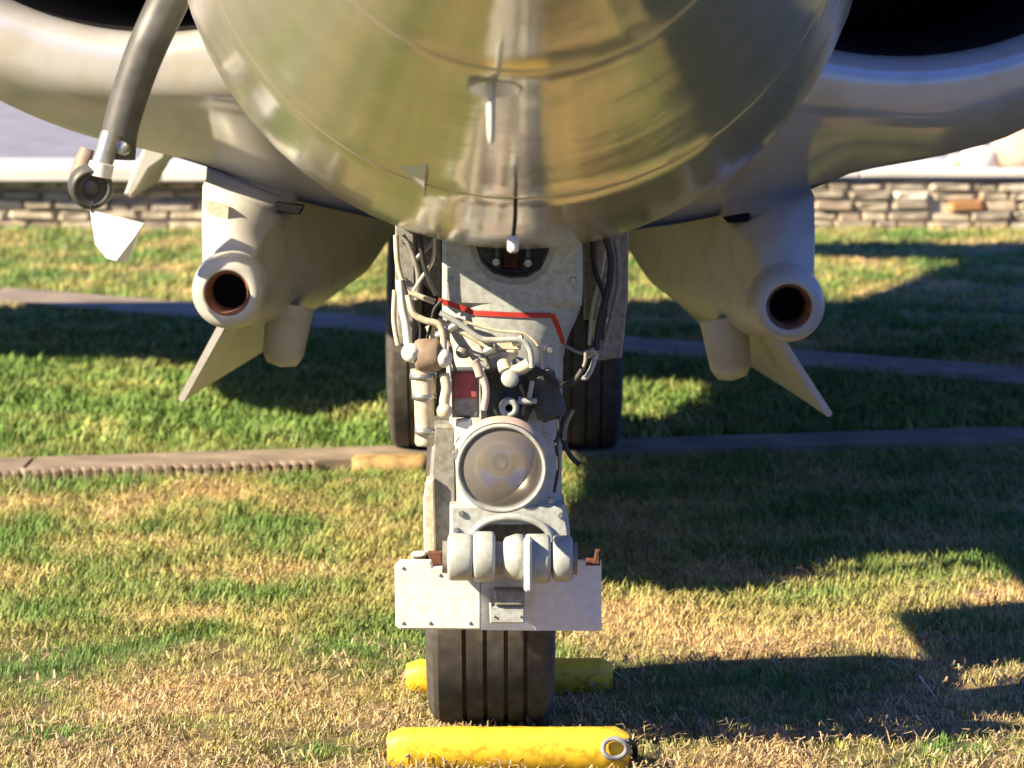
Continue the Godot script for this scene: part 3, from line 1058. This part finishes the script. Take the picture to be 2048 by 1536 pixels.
func build_gear():
	var gear: MeshInstance3D
	# main strut, an outline with a U-shaped yoke at the top
	var st := begin()
	loft(st, strut_rings(), true, true, true)
	plate(st, [[884, 425], [946, 425], [950, 490], [962, 525], [985, 548], [1020, 558], [1055, 556], [1082, 540], [1098, 505], [1104, 425], [1164, 425], [1166, 560], [1164, 612], [1110, 618], [1024, 620], [940, 618], [884, 612]], 5.506, 0.12, 0.010)
	plate(st, arch_cheeks(), 5.503, 0.12, 0.006)
	gear = part("nose_gear", st, M.gear, jet, "pale grey nose gear strut with yoke top")
	var iw := begin()
	plate(iw, [[940, 430], [1112, 430], [1112, 580], [940, 580]], 5.66, 0.03, 0.002)
	part("yoke_web", iw, M.gear_grey, gear)
	var rb := begin()
	plate(rb, [[1004, 488], [1040, 488], [1042, 540], [1002, 540]], 5.56, 0.05, 0.006)
	part("pivot_block", rb, M.rust, gear)
	for q in [[992, 524], [1056, 526]]:
		var l := begin()
		lathe(l, W(q[0], q[1], 5.55), Vector3(0, 0, 1), [[0.0, 0.006], [0.006, 0.006], [0.008, 0.0], [0.008, -0.02]], 12, true)
		part("pivot_nut", l, M.steel, gear)
		var k := begin()
		tube(k, [W(q[0] + 2, 478, 5.57), W(q[0], 520, 5.56)], 0.004, 0.004, 8)
		part("pivot_link", k, M.gear_grey, gear)
	# red safety line round the strut
	var rs := begin()
	ribbon(rs, [[876, 600], [905, 609], [950, 626], [1030, 630], [1106, 631], [1116, 655], [1127, 692]], 0.0042)
	part("red_line", rs, M.red, gear)

	# grey side panel and white edge strip, left of the strut
	var gp := begin()
	plate(gp, [[868, 850], [912, 850], [914, 1112], [862, 1112], [858, 960]], 5.545, 0.06, 0.006)
	part("side_panel", gp, M.gear_grey, gear)
	var wsn := begin()
	plate(wsn, [[852, 962], [868, 958], [872, 1108], [848, 1108], [846, 1000]], 5.53, 0.05, 0.004)
	part("edge_strip", wsn, M.cream, gear)

	# landing light: bowl, ring, lens
	var lc := W(1003, 936, 5.33)
	var ax := Vector3(0.02, -0.07, 1)
	var bowl := begin()
	lathe(bowl, lc, ax, [[0.03, -0.10], [0.05, -0.085], [0.066, -0.045], [0.0705, -0.006], [0.0712, 0.004], [0.069, 0.0075], [0.0655, 0.0075], [0.0635, 0.002], [0.0625, -0.006]], 56)
	var lamp := part("landing_light", bowl, M.gear, gear)
	var rf := begin()
	lathe(rf, lc, ax, [[0.063, -0.004], [0.058, -0.018], [0.045, -0.034], [0.028, -0.044], [0.012, -0.048], [0.010, -0.038], [0.006, -0.032], [0.0, -0.031]], 48)
	part("reflector", rf, M.chrome, lamp)
	var gl := begin()
	lathe(gl, lc, ax, [[0.0645, 0.0], [0.056, 0.0065], [0.042, 0.0115], [0.025, 0.0145], [0.0, 0.016]], 48)
	part("lens", gl, M.glass, lamp)
	var clamp_ := begin()
	plate(clamp_, [[903, 905], [916, 898], [918, 918], [905, 920]], 5.36, 0.02, 0.002)
	part("clamp_lug", clamp_, M.steel, lamp)
	var hood := begin()
	var hr := []
	for e in [[0.0725, 0.010], [0.076, 0.004], [0.078, -0.03]]:
		var R := PackedVector3Array()
		for j in 25:
			var a: float = lerp(0.28, PI * 0.86, j / 24.0)
			R.append(lc + Vector3(cos(a) * e[0], sin(a) * e[0], e[1]))
		hr.append(R)
	loft(hood, hr, false)
	part("rim_band", hood, M.pink, lamp)
	var br := begin()
	plate(br, [[912, 842], [942, 838], [946, 862], [918, 880], [908, 892]], 5.41, 0.03, 0.004)
	part("lamp_bracket", br, M.white, gear)

	# greasy web seen through the arch above the pivot
	var ar := begin()
	plate(ar, [[930, 1020], [1115, 1020], [1115, 1110], [930, 1110]], 5.59, 0.02, 0.002)
	part("arch_web", ar, M.gear_grey, gear)
	var rim := begin()
	var rp := []
	for i in 13:
		var a := PI - PI * i / 12.0
		rp.append(W(1022 + 80 * cos(a), 1080 - 46 * sin(a), 5.498))
	tube(rim, rp, 0.006, 0.006, 10, 3)
	part("arch_rim", rim, M.gear, gear)

	# pivot: a row of rounded bosses on a cross pin
	var D := 5.455
	for q in [[895, 947, 48, 1114, 0.0], [946, 991, 51, 1113, 0.0], [1047, 1102, 50, 1117, 0.0], [1104, 1145, 47, 1117, 0.0]]:
		var b := begin()
		var r := m_at(q[2], D)
		var hwid := m_at((q[1] - q[0]) / 2.0, D)
		var bl: float = min(0.009, hwid * 0.6)
		lathe(b, W((q[0] + q[1]) / 2.0, q[3], D), Vector3(1, 0, 0), [[0.0, -hwid], [r - 0.007, -hwid], [r - 0.002, -hwid + 0.002], [r, -hwid + 0.006], [r, hwid - 0.006], [r - 0.002, hwid - 0.002], [r - 0.007, hwid], [0.0, hwid]], 40)
		part("pivot_boss", b, M.gear, gear)
	var cone := begin()
	var r2 := m_at(47, D)
	lathe(cone, W(1026, 1114, D), Vector3(1, 0, 0), [[0.0, -0.021], [r2 * 0.55, -0.0195], [r2 * 0.85, -0.012], [r2, 0.004], [r2, 0.018], [0.0, 0.018]], 40)
	part("pivot_boss", cone, M.gear, gear)
	var disc := begin()
	var tw := W(1056, 1128, 5.425)
	box(disc, Transform3D(Basis.IDENTITY, tw), Vector3(0.0065, 0.042, 0.022), 0.005)
	part("pivot_tab", disc, M.white, gear)
	var pin := begin()
	tube(pin, [W(885, 1114, D), W(1155, 1117, D)], 0.026, 0.026, 24)
	part("cross_pin", pin, M.gear_grey, gear)

	# wide splash plate in front of the wheel, bent a little at the middle
	var mg := begin()
	plate(mg, [[800, 1121], [862, 1121], [866, 1134], [894, 1134], [894, 1121], [962, 1121], [962, 1260], [800, 1260], [791, 1252], [789, 1132]], 5.495, 0.012, 0.004)
	# folded middle that tips back at its foot, then the side panel turned away
	mg.set_smooth_group(-1)
	var pa := [W(962, 1121, 5.495), W(1072, 1121, 5.515), W(1072, 1261, 5.535), W(962, 1260, 5.496)]
	var pc := [W(1072, 1121, 5.515), W(1203, 1121, 5.582), W(1203, 1262, 5.588), W(1072, 1261, 5.535)]
	for f in [pa, pc]:
		var o: Vector3 = (f[0] + f[2]) / 2 + Vector3(0, 0, -0.3)
		quad_out(mg, f[0], f[1], f[2], f[3], o)
		var k := Vector3(0, 0, -0.012)
		quad_out(mg, f[0] + k, f[1] + k, f[2] + k, f[3] + k, o + Vector3(0, 0, 0.6))
		for i in 4:
			quad_out(mg, f[i], f[(i + 1) % 4], f[(i + 1) % 4] + k, f[i] + k, o + Vector3(0, 0, 0.29))
	var guard := part("splash_plate", mg, M.white, gear, "wide white plate in front of the nose wheel")
	var pb := begin()
	plate(pb, [[988, 1180], [1050, 1180], [1048, 1212], [990, 1212]], 5.465, 0.03, 0.004)
	part("plate_bracket", pb, M.gear_grey, gear)
	var lp := begin()
	plate(lp, [[978, 1206], [984, 1204], [986, 1212], [1049, 1212], [1049, 1247], [980, 1247]], 5.472, 0.02, 0.003)
	part("data_plate", lp, M.gear, gear, "small screwed grey data plate")
	for x in [989, 1041]:
		var s := begin()
		lathe(s, W(x, 1233, 5.471), Vector3(0, 0, 1), [[0.0, 0.0025], [0.0016, 0.0022], [0.0022, -0.002]], 10)
		part("screw", s, M.brown, gear)
	for q in [[[856, 1104], [884, 1104], [886, 1132], [860, 1138]], [[1172, 1116], [1188, 1118], [1191, 1100], [1200, 1101], [1201, 1132], [1172, 1132]]]:
		var rbk := begin()
		plate(rbk, q, 5.515, 0.02, 0.003)
		part("rusty_bracket", rbk, M.rust, gear)

	# nose wheel
	var tc := W(982, 1000, 5.87)
	tc.y = 0.262
	var ty := begin()
	tyre(ty, tc, 0.27, 0.108, [-0.40, -0.08, 0.24, 0.54])
	var wheel := part("nose_wheel", ty, M.rubber, jet)
	for s in [-1.0, 1.0]:
		var rm := begin()
		lathe(rm, tc, Vector3(s, 0, 0), [[0.0, 0.055], [0.05, 0.055], [0.06, 0.04], [0.12, 0.05], [0.15, 0.085], [0.152, 0.06]], 36)
		part("rim", rm, M.white, wheel)
	for s in [-1.0, 1.0]:
		var fk := begin()
		var xx: float = tc.x + s * 0.118
		var rr := []
		for p in [[0.33, -5.60, 0.020, 0.03], [0.30, -5.66, 0.020, 0.034], [0.25, -5.78, 0.020, 0.040], [0.20, -5.83, 0.018, 0.03]]:
			var R := PackedVector3Array()
			for j in 14:
				var a := TAU * j / 14.0
				R.append(Vector3(xx + cos(a) * p[2] * 0.6, p[0], p[1] + sin(a) * p[3]))
			rr.append(R)
		loft(fk, rr, true, true, true)
		part("fork_arm", fk, M.white, gear)

	# damper tube with brown banjo joint and two round bosses
	var dm := begin()
	tube(dm, [W(846, 738, 5.42), W(848, 790, 5.42)], 0.020, 0.0185, 22)
	tube(dm, [W(848, 788, 5.42), W(850, 882, 5.43)], 0.0160, 0.0150, 22)
	part("damper_tube", dm, M.cream, gear)
	var de := begin()
	lathe(de, W(850, 884, 5.43), Vector3(0, -1, 0), [[0.016, -0.012], [0.0165, 0.0], [0.014, 0.006], [0.0, 0.008]], 20)
	part("damper_end", de, M.cream, gear)
	var bj := begin()
	lathe(bj, W(857, 710, 5.41), Vector3(1, 0.05, 0.1), [[0.0, -0.02], [0.023, -0.02], [0.026, -0.014], [0.026, 0.014], [0.023, 0.02], [0.0, 0.02]], 24)
	part("banjo_joint", bj, M.brown, gear)
	for q in [[824, 706, 20, 27], [886, 716, 20, 21]]:
		var s := begin()
		var r := m_at(q[2], 5.4)
		lathe(s, W(q[0], q[1], 5.395), Vector3(0.15, 0.1, 1), [[0.0, 0.012], [r * 0.55, 0.010], [r * 0.9, 0.003], [r, -0.008], [r * 0.9, -0.03], [0.0, -0.03]], 24)
		part("round_boss", s, M.white, gear)

	for q in [[846, 752, 0.0215], [848, 792, 0.0195], [850, 862, 0.0165]]:
		var cl := begin()
		lathe(cl, W(q[0], q[1], 5.42), Vector3(0, 1, 0), [[q[2] - 0.004, -0.005], [q[2], -0.004], [q[2], 0.004], [q[2] - 0.004, 0.005]], 22)
		part("clamp_band", cl, M.steel, gear)
	for q in [[980, 700], [1036, 681], [905, 655], [884, 668], [1180, 706]]:
		var hx := begin()
		lathe(hx, W(q[0], q[1], 5.43 if q[0] < 1100 else 5.55), Vector3(0.8, 0.3, 0.2), [[0.0, -0.009], [0.0085, -0.009], [0.0085, 0.009], [0.0, 0.009]], 6, true)
		part("hex_fitting", hx, M.steel, gear)

	# valve box with dull red label
	var vb := begin()
	plate(vb, [[902, 742], [958, 742], [958, 836], [904, 836]], 5.425, 0.06, 0.006)
	var vbox := part("valve_box", vb, M.gear_grey, gear)
	var vr := begin()
	plate(vr, [[904, 745], [952, 743], [956, 796], [906, 798]], 5.4215, 0.01, 0.003)
	part("red_label", vr, M.dull_red, vbox)
	for q in [[[[888, 748], [893, 775], [889, 800], [888, 826]], 0.0082, M.cream], [[[962, 745], [970, 768], [972, 790], [967, 820]], 0.0058, M.pink], [[[948, 722], [955, 735], [960, 752]], 0.0075, M.pink]]:
		var s := begin()
		var pts := []
		for p in q[0]: pts.append(W(p[0], p[1], 5.41))
		tube(s, pts, q[1], q[1], 14)
		part("pipe", s, q[2], gear)
	var pe := begin()
	lathe(pe, W(889, 822, 5.405), Vector3(0, 0.3, 1), [[0.0, 0.012], [0.010, 0.010], [0.0125, 0.0], [0.010, -0.012], [0.0, -0.014]], 18)
	part("pipe_end", pe, M.cream, gear)

	# fittings on the strut face
	var bp := begin()
	plate(bp, [[968, 740], [1068, 735], [1075, 800], [1050, 850], [975, 850]], 5.472, 0.02, 0.004)
	part("recess_shade", bp, M.charcoal, gear)  # dark plate paints in the shade of a recess in the strut
	var hn := begin()
	lathe(hn, W(1020, 757, 5.42), Vector3(0, 0.1, 1), [[0.0, 0.010], [0.012, 0.010], [0.0142, 0.006], [0.0142, -0.05]], 20)
	part("cap_nut", hn, M.gear, gear)
	var rg := begin()
	lathe(rg, W(1018, 816, 5.43), Vector3(0, 0.05, 1), [[0.0055, -0.01], [0.0058, 0.004], [0.008, 0.008], [0.0125, 0.008], [0.0158, 0.004], [0.016, -0.05]], 26)
	part("ring_bolt", rg, M.gear, gear)
	var tf := begin()
	tube(tf, [W(1065, 762, 5.44), W(1058, 796, 5.44)], 0.0042, 0.0042, 10)
	tube(tf, [W(1036, 800, 5.44), W(1056, 803, 5.44), W(1074, 801, 5.44)], 0.0062, 0.0040, 10)
	part("tee_fitting", tf, M.gear, gear)
	var el := begin()
	tube(el, [W(1012, 742, 5.43), W(1008, 722, 5.44), W(1028, 700, 5.45)], 0.011, 0.010, 14)
	tube(el, [W(1020, 745, 5.43), W(1040, 738, 5.43), W(1058, 728, 5.43)], 0.009, 0.010, 14)
	part("elbow_fitting", el, M.cream, gear)
	var sn := begin()
	lathe(sn, W(925, 703, 5.44), Vector3(-0.1, 0.1, 1), [[0.0, 0.010], [0.008, 0.009], [0.011, 0.0], [0.011, -0.04]], 16)
	part("cap_nut", sn, M.gear_grey, gear)
	var bb := begin()
	box(bb, Transform3D(Basis.IDENTITY, W(1018, 690, 5.45)), Vector3(0.019, 0.008, 0.012), 0.003)
	part("clamp_block", bb, M.cream, gear)

	# hoses and cables, each its own
	var hoses := [
		[[[816, 590], [826, 625], [848, 640], [876, 648], [886, 668], [888, 705]], 0.0068, M.cream, 5.40],
		[[[800, 560], [804, 610], [812, 650], [816, 690]], 0.0085, M.white, 5.43],
		[[[792, 470], [796, 530], [812, 578], [838, 592], [870, 604]], 0.0058, M.cream, 5.46],
		[[[876, 640], [905, 655], [940, 672], [985, 700]], 0.0060, M.cream, 5.43],
		[[[880, 625], [920, 648], [960, 676], [990, 680], [1040, 680], [1060, 700], [1064, 735]], 0.0058, M.gear, 5.415],
		[[[895, 640], [915, 680], [935, 700], [970, 712], [1010, 706]], 0.0050, M.gear, 5.44],
		[[[905, 650], [930, 690], [955, 722], [975, 732]], 0.0065, M.gear, 5.445],
		[[[860, 650], [870, 680], [868, 702]], 0.0105, M.cream, 5.44],
		[[[830, 520], [850, 500], [872, 480]], 0.0045, M.gear_grey, 5.6],
		[[[840, 470], [846, 520], [858, 560], [872, 590]], 0.0055, M.dark, 5.55],
		[[[806, 470], [822, 500], [836, 550], [832, 600]], 0.0050, M.gear_grey, 5.58],
		[[[790, 580], [788, 640], [796, 690]], 0.0055, M.cream, 5.5],
		[[[1068, 738], [1095, 750], [1125, 770], [1150, 760], [1165, 740]], 0.0068, M.dark, 5.45],
		[[[1128, 690], [1160, 706], [1186, 706]], 0.0035, M.gear_grey, 5.55],
		[[[1190, 705], [1186, 730], [1172, 755], [1160, 752]], 0.0055, M.gear, 5.55],
		[[[1172, 704], [1170, 726], [1160, 748]], 0.0042, M.gear_grey, 5.54],
		[[[1120, 790], [1128, 830], [1124, 870], [1140, 910], [1160, 930]], 0.0055, M.dark, 5.55],
		[[[1210, 470], [1222, 520], [1216, 580], [1200, 640], [1192, 700]], 0.0072, M.dark, 5.56],
		[[[1185, 470], [1190, 540], [1210, 600], [1200, 680]], 0.0060, M.dark, 5.6],
		[[[1232, 480], [1238, 560], [1222, 640], [1205, 700]], 0.0055, M.gear_grey, 5.6],
		[[[806, 560], [818, 600], [840, 650], [838, 690]], 0.0030, M.dark, 5.42],
		[[[884, 600], [868, 620], [862, 650], [850, 690]], 0.0032, M.dark, 5.43],
		[[[880, 650], [900, 690], [905, 720], [912, 744]], 0.0034, M.brown, 5.43],
		[[[935, 660], [962, 690], [975, 720], [985, 742]], 0.0032, M.dark, 5.43],
		[[[900, 632], [950, 650], [1000, 662], [1050, 668], [1080, 700], [1085, 760]], 0.0030, M.cream, 5.45],
		[[[985, 745], [978, 780], [985, 810], [1000, 840]], 0.0036, M.dark, 5.44],
		[[[1040, 770], [1048, 795], [1045, 830]], 0.0034, M.brown, 5.45],
		[[[1080, 770], [1108, 800], [1118, 850], [1112, 890]], 0.0038, M.dark, 5.46],
		[[[1214, 460], [1204, 540], [1186, 610], [1178, 690]], 0.0040, M.cream, 5.62],
		[[[870, 470], [866, 520], [840, 560], [822, 590]], 0.0036, M.cream, 5.56],
		[[[1110, 880], [1116, 930], [1108, 985]], 0.0034, M.dark, 5.49],
		[[[1146, 820], [1132, 850], [1128, 880]], 0.0045, M.gear_grey, 5.5],
	]
	for h in hoses:
		var s := begin()
		var pts := []
		for p in h[0]: pts.append(W(p[0], p[1], h[3]))
		tube(s, pts, h[1] * 0.8, h[1] * 0.8, 10)
		part("hose", s, h[2], gear)
	var sw := begin()
	box(sw, Transform3D(Basis(Vector3(0, 0, 1), 0.3), W(1092, 790, 5.475)), Vector3(0.024, 0.04, 0.02), 0.008)
	part("junction_box", sw, M.charcoal, gear)  # dark colour paints in the shade on this side of the strut

	for q in [[900, 470, 5.506], [930, 470, 5.506], [1120, 470, 5.506], [1150, 470, 5.506], [900, 560, 5.506], [1146, 560, 5.506], [1100, 700, 5.512], [1090, 870, 5.522], [1102, 1000, 5.503], [922, 1026, 5.503], [1120, 1030, 5.503], [912, 1060, 5.503]]:
		var b := begin()
		lathe(b, W(q[0], q[1], q[2]), Vector3(0, 0, 1), [[0.0, 0.006], [0.0042, 0.006], [0.005, 0.0045], [0.005, -0.004]], 6, true)
		part("bolt_head", b, M.steel, gear)
	for q in [[806, 1136], [806, 1246], [860, 1246], [940, 1246], [880, 1150]]:
		var b := begin()
		lathe(b, W(q[0], q[1], 5.495), Vector3(0, 0, 1), [[0.0, 0.0022], [0.0022, 0.002], [0.0032, 0.0], [0.0032, -0.003]], 12)
		part("rivet", b, M.gear_grey, gear)

	# nose gear doors hang edge-on either side of the strut
	for q in [[[[790, 440], [828, 440], [832, 560], [826, 690], [796, 690], [790, 600]], [[828, 445], [882, 445], [882, 600], [836, 560]]], [[[1196, 440], [1258, 440], [1256, 600], [1244, 716], [1196, 722], [1192, 640]], [[1166, 445], [1200, 445], [1196, 640], [1168, 640]]]]:
		var d := begin()
		plate(d, q[0], 5.78, 0.55, 0.004)
		var dr := part("gear_door", d, M.gear_grey, jet)
		var e := begin()
		plate(e, q[1], 5.86, 0.03, 0.003)
		part("door_lining", e, M.gear_grey, dr)
		for k in 3:
			var f := begin()
			var a: Array = q[0][0]
			lathe(f, W(a[0] + 17, 480 + 80 * k, 5.78), Vector3(0, 0, 1), [[0.0, 0.006], [0.005, 0.006], [0.006, 0.0]], 6, true)
			part("door_bolt", f, M.steel, dr)

	# twin main wheels standing behind
	for q in [[-0.232, -1.0], [0.195, 1.0]]:
		var c := Vector3(q[0], 0.342, -9.30)
		var t := begin()
		tyre(t, c, 0.33, 0.098, [-0.4, 0.0, 0.4], 56)
		var mw := part("main_wheel", t, M.rubber, jet)
		for s in [-1.0, 1.0]:
			var rm := begin()
			lathe(rm, c, Vector3(s, 0, 0), [[0.0, 0.06], [0.07, 0.06], [0.15, 0.05], [0.18, 0.076], [0.182, 0.05]], 30)
			part("rim", rm, M.gear_grey, mw)
	var ml := begin()
	tube(ml, [Vector3(-0.02, 0.342, -9.30), Vector3(-0.02, 1.0, -9.25)], 0.075, 0.085, 24)
	var leg := part("main_gear_leg", ml, M.gear, jet)
	var axl := begin()
	tube(axl, [Vector3(-0.2, 0.342, -9.30), Vector3(0.17, 0.342, -9.30)], 0.045, 0.045, 20)
	part("axle", axl, M.gear_grey, leg)

func chock(called: String, label: String, c: Vector3, half: Vector3, yaw: float, m: Material, ring: bool):
	var t := thing(called, label, "wheel chock", Vector3(c.x, 0.0, c.z), "yellow wheel chocks")
	var st := begin()
	var rings := []
	var B := Basis(Vector3.UP, yaw)
	var r := RandomNumberGenerator.new()
	r.seed = int(c.z * -1000.0)
	var n := 18
	for i in n + 1:
		var u := -1.0 + 2.0 * i / n
		var e: float = clamp((1.0 - abs(u)) / 0.08, 0.0, 1.0)
		var k := 0.72 + 0.28 * sqrt(e)
		if u < -0.6: k *= lerp(0.90, 1.0, (u + 1.0) / 0.4)
		var R := PackedVector3Array()
		for q in [[-1.0, -1.0], [-1.0, 0.45], [-0.8, 0.85], [-0.45, 1.0], [0.45, 1.0], [0.8, 0.85], [1.0, 0.45], [1.0, -1.0]]:
			var j := 1.0 + r.randf_range(-0.025, 0.025)
			R.append(c + B * Vector3(u * half.x, q[1] * half.y * k * j, q[0] * half.z * k * j))
		rings.append(R)
	loft(st, rings, true, true, true)
	part("block", st, m, t)
	if ring:
		var e := begin()
		var rc := c + B * Vector3(half.x * 0.88, half.y * 0.25, half.z + 0.006)
		var pts := []
		for i in 25:
			var a := TAU * i / 24.0 - 2.2
			pts.append(rc + Vector3(cos(a) * 0.019, sin(a) * 0.016, 0.004 + 0.003 * sin(a * 2.0)))
		tube(e, pts, 0.0042, 0.0042, 10, 2)
		part("rope_loop", e, M.rope, t)
		var kn := begin()
		tube(kn, [rc + Vector3(0.018, 0.012, 0.002), rc + Vector3(0.032, 0.0, -0.03), rc + Vector3(0.035, -0.035, -0.10), rc + Vector3(0.02, -0.04, -0.25), rc + Vector3(0.0, -0.035, -0.42)], 0.0048, 0.0048, 10)
		part("rope", kn, M.dark, t)

func build_chocks():
	var f := W(1016, 1528, 5.53)
	chock("wheel_chock", "bright yellow chock with grey rope loop in front of nose wheel", Vector3(f.x, 0.028, -5.50), Vector3(0.195, 0.033, 0.03), 0.0, M.yellow, true)
	chock("wheel_chock", "yellow chock lying behind the nose wheel, mostly hidden by the tyre", Vector3(-0.005, 0.024, -6.12), Vector3(0.185, 0.028, 0.035), 0.0, M.yellow, false)
	var k := W(780, 918, 8.92)
	chock("wheel_chock", "weathered tan yellow chock against the main wheel on the narrow path", Vector3(k.x, 0.022, -8.90), Vector3(0.098, 0.024, 0.06), 0.06, M.tan, false)

func _ready():
	rng.seed = 20240
	for e in [[patch_noise, 3, 1.5, 3], [fine_noise, 4, 7.0, 3], [bump_noise, 5, 1.3, 3]]:
		e[0].seed = e[1]
		e[0].noise_type = FastNoiseLite.TYPE_SIMPLEX_SMOOTH
		e[0].frequency = e[2]
		e[0].fractal_octaves = e[3]
	# camera
	var cam := Camera3D.new()
	cam.name = "camera"
	add_child(cam)
	cam.position = Vector3(0, CAM_H, 0)
	cam.rotation.x = -PITCH
	cam.fov = rad_to_deg(2.0 * atan(768.0 / F))
	cam.near = 0.05
	cam.far = 2000.0
	cam.current = true
	var lens := CameraAttributesPhysical.new()
	lens.frustum_focal_length = 12.0 / tan(atan(768.0 / F))
	lens.frustum_focus_distance = 5.6
	lens.frustum_near = 0.05
	lens.frustum_far = 2000.0
	lens.exposure_aperture = 8.0
	cam.attributes = lens
	# sky
	var env := Environment.new()
	env.background_mode = Environment.BG_SKY
	var sky := Sky.new()
	var sm := ProceduralSkyMaterial.new()
	sm.sky_top_color = Color(0.20, 0.39, 0.76)
	sm.sky_horizon_color = Color(0.52, 0.65, 0.86)
	sm.sky_curve = 0.12
	sm.ground_bottom_color = Color(0.25, 0.22, 0.15)
	sm.ground_horizon_color = Color(0.5, 0.5, 0.45)
	sky.sky_material = sm
	env.sky = sky
	env.tonemap_mode = Environment.TONE_MAPPER_LINEAR
	env.tonemap_exposure = 3.3
	env.sdfgi_enabled = true
	env.ssao_enabled = true
	env.ssil_enabled = true
	env.background_energy_multiplier = 0.5
	var we := WorldEnvironment.new()
	we.name = "world_environment"
	we.environment = env
	add_child(we)
	# sun, low from the left and a little behind the camera
	var sun := DirectionalLight3D.new()
	sun.name = "sun"
	add_child(sun)
	var az := deg_to_rad(63.0)
	var el := deg_to_rad(31.0)
	sun.look_at_from_position(Vector3(-sin(az) * cos(el), sin(el), cos(az) * cos(el)) * 50.0, Vector3.ZERO)
	sun.light_energy = 1.5
	sun.light_angular_distance = 0.6
	sun.light_color = Color(1.0, 0.925, 0.80)
	sun.shadow_enabled = true

	make_materials()
	build_ground()
	build_paths()
	build_wall()
	jet = thing("jet_aircraft", "parked grey jet seen nose-on with twin gun pods and intakes", "aircraft", Vector3(0, 0, -5.82))
	build_nose()
	build_fuselage()
	build_pod(-1.0, [455, 587], [434, 668], [362, 800], 0.0)
	build_pod(1.0, [1578, 614], [1578, 704], [1660, 830], -0.02)
	build_gear()
	build_probe()
	build_chocks()
	var tw := begin()
	var ta := W(1838, 1388, 5.98)
	tube(tw, [Vector3(ta.x, 0.05, ta.z), Vector3(ta.x + 0.012, 0.035, ta.z + 0.01), Vector3(ta.x + 0.03, 0.012, ta.z + 0.02)], 0.0022, 0.0012, 8)
	var twig := part("twig", tw, M.cream, self)
	twig.set_meta("label", "thin pale twig lying in the shaded grass")
	twig.set_meta("category", "twig")
	build_grass()
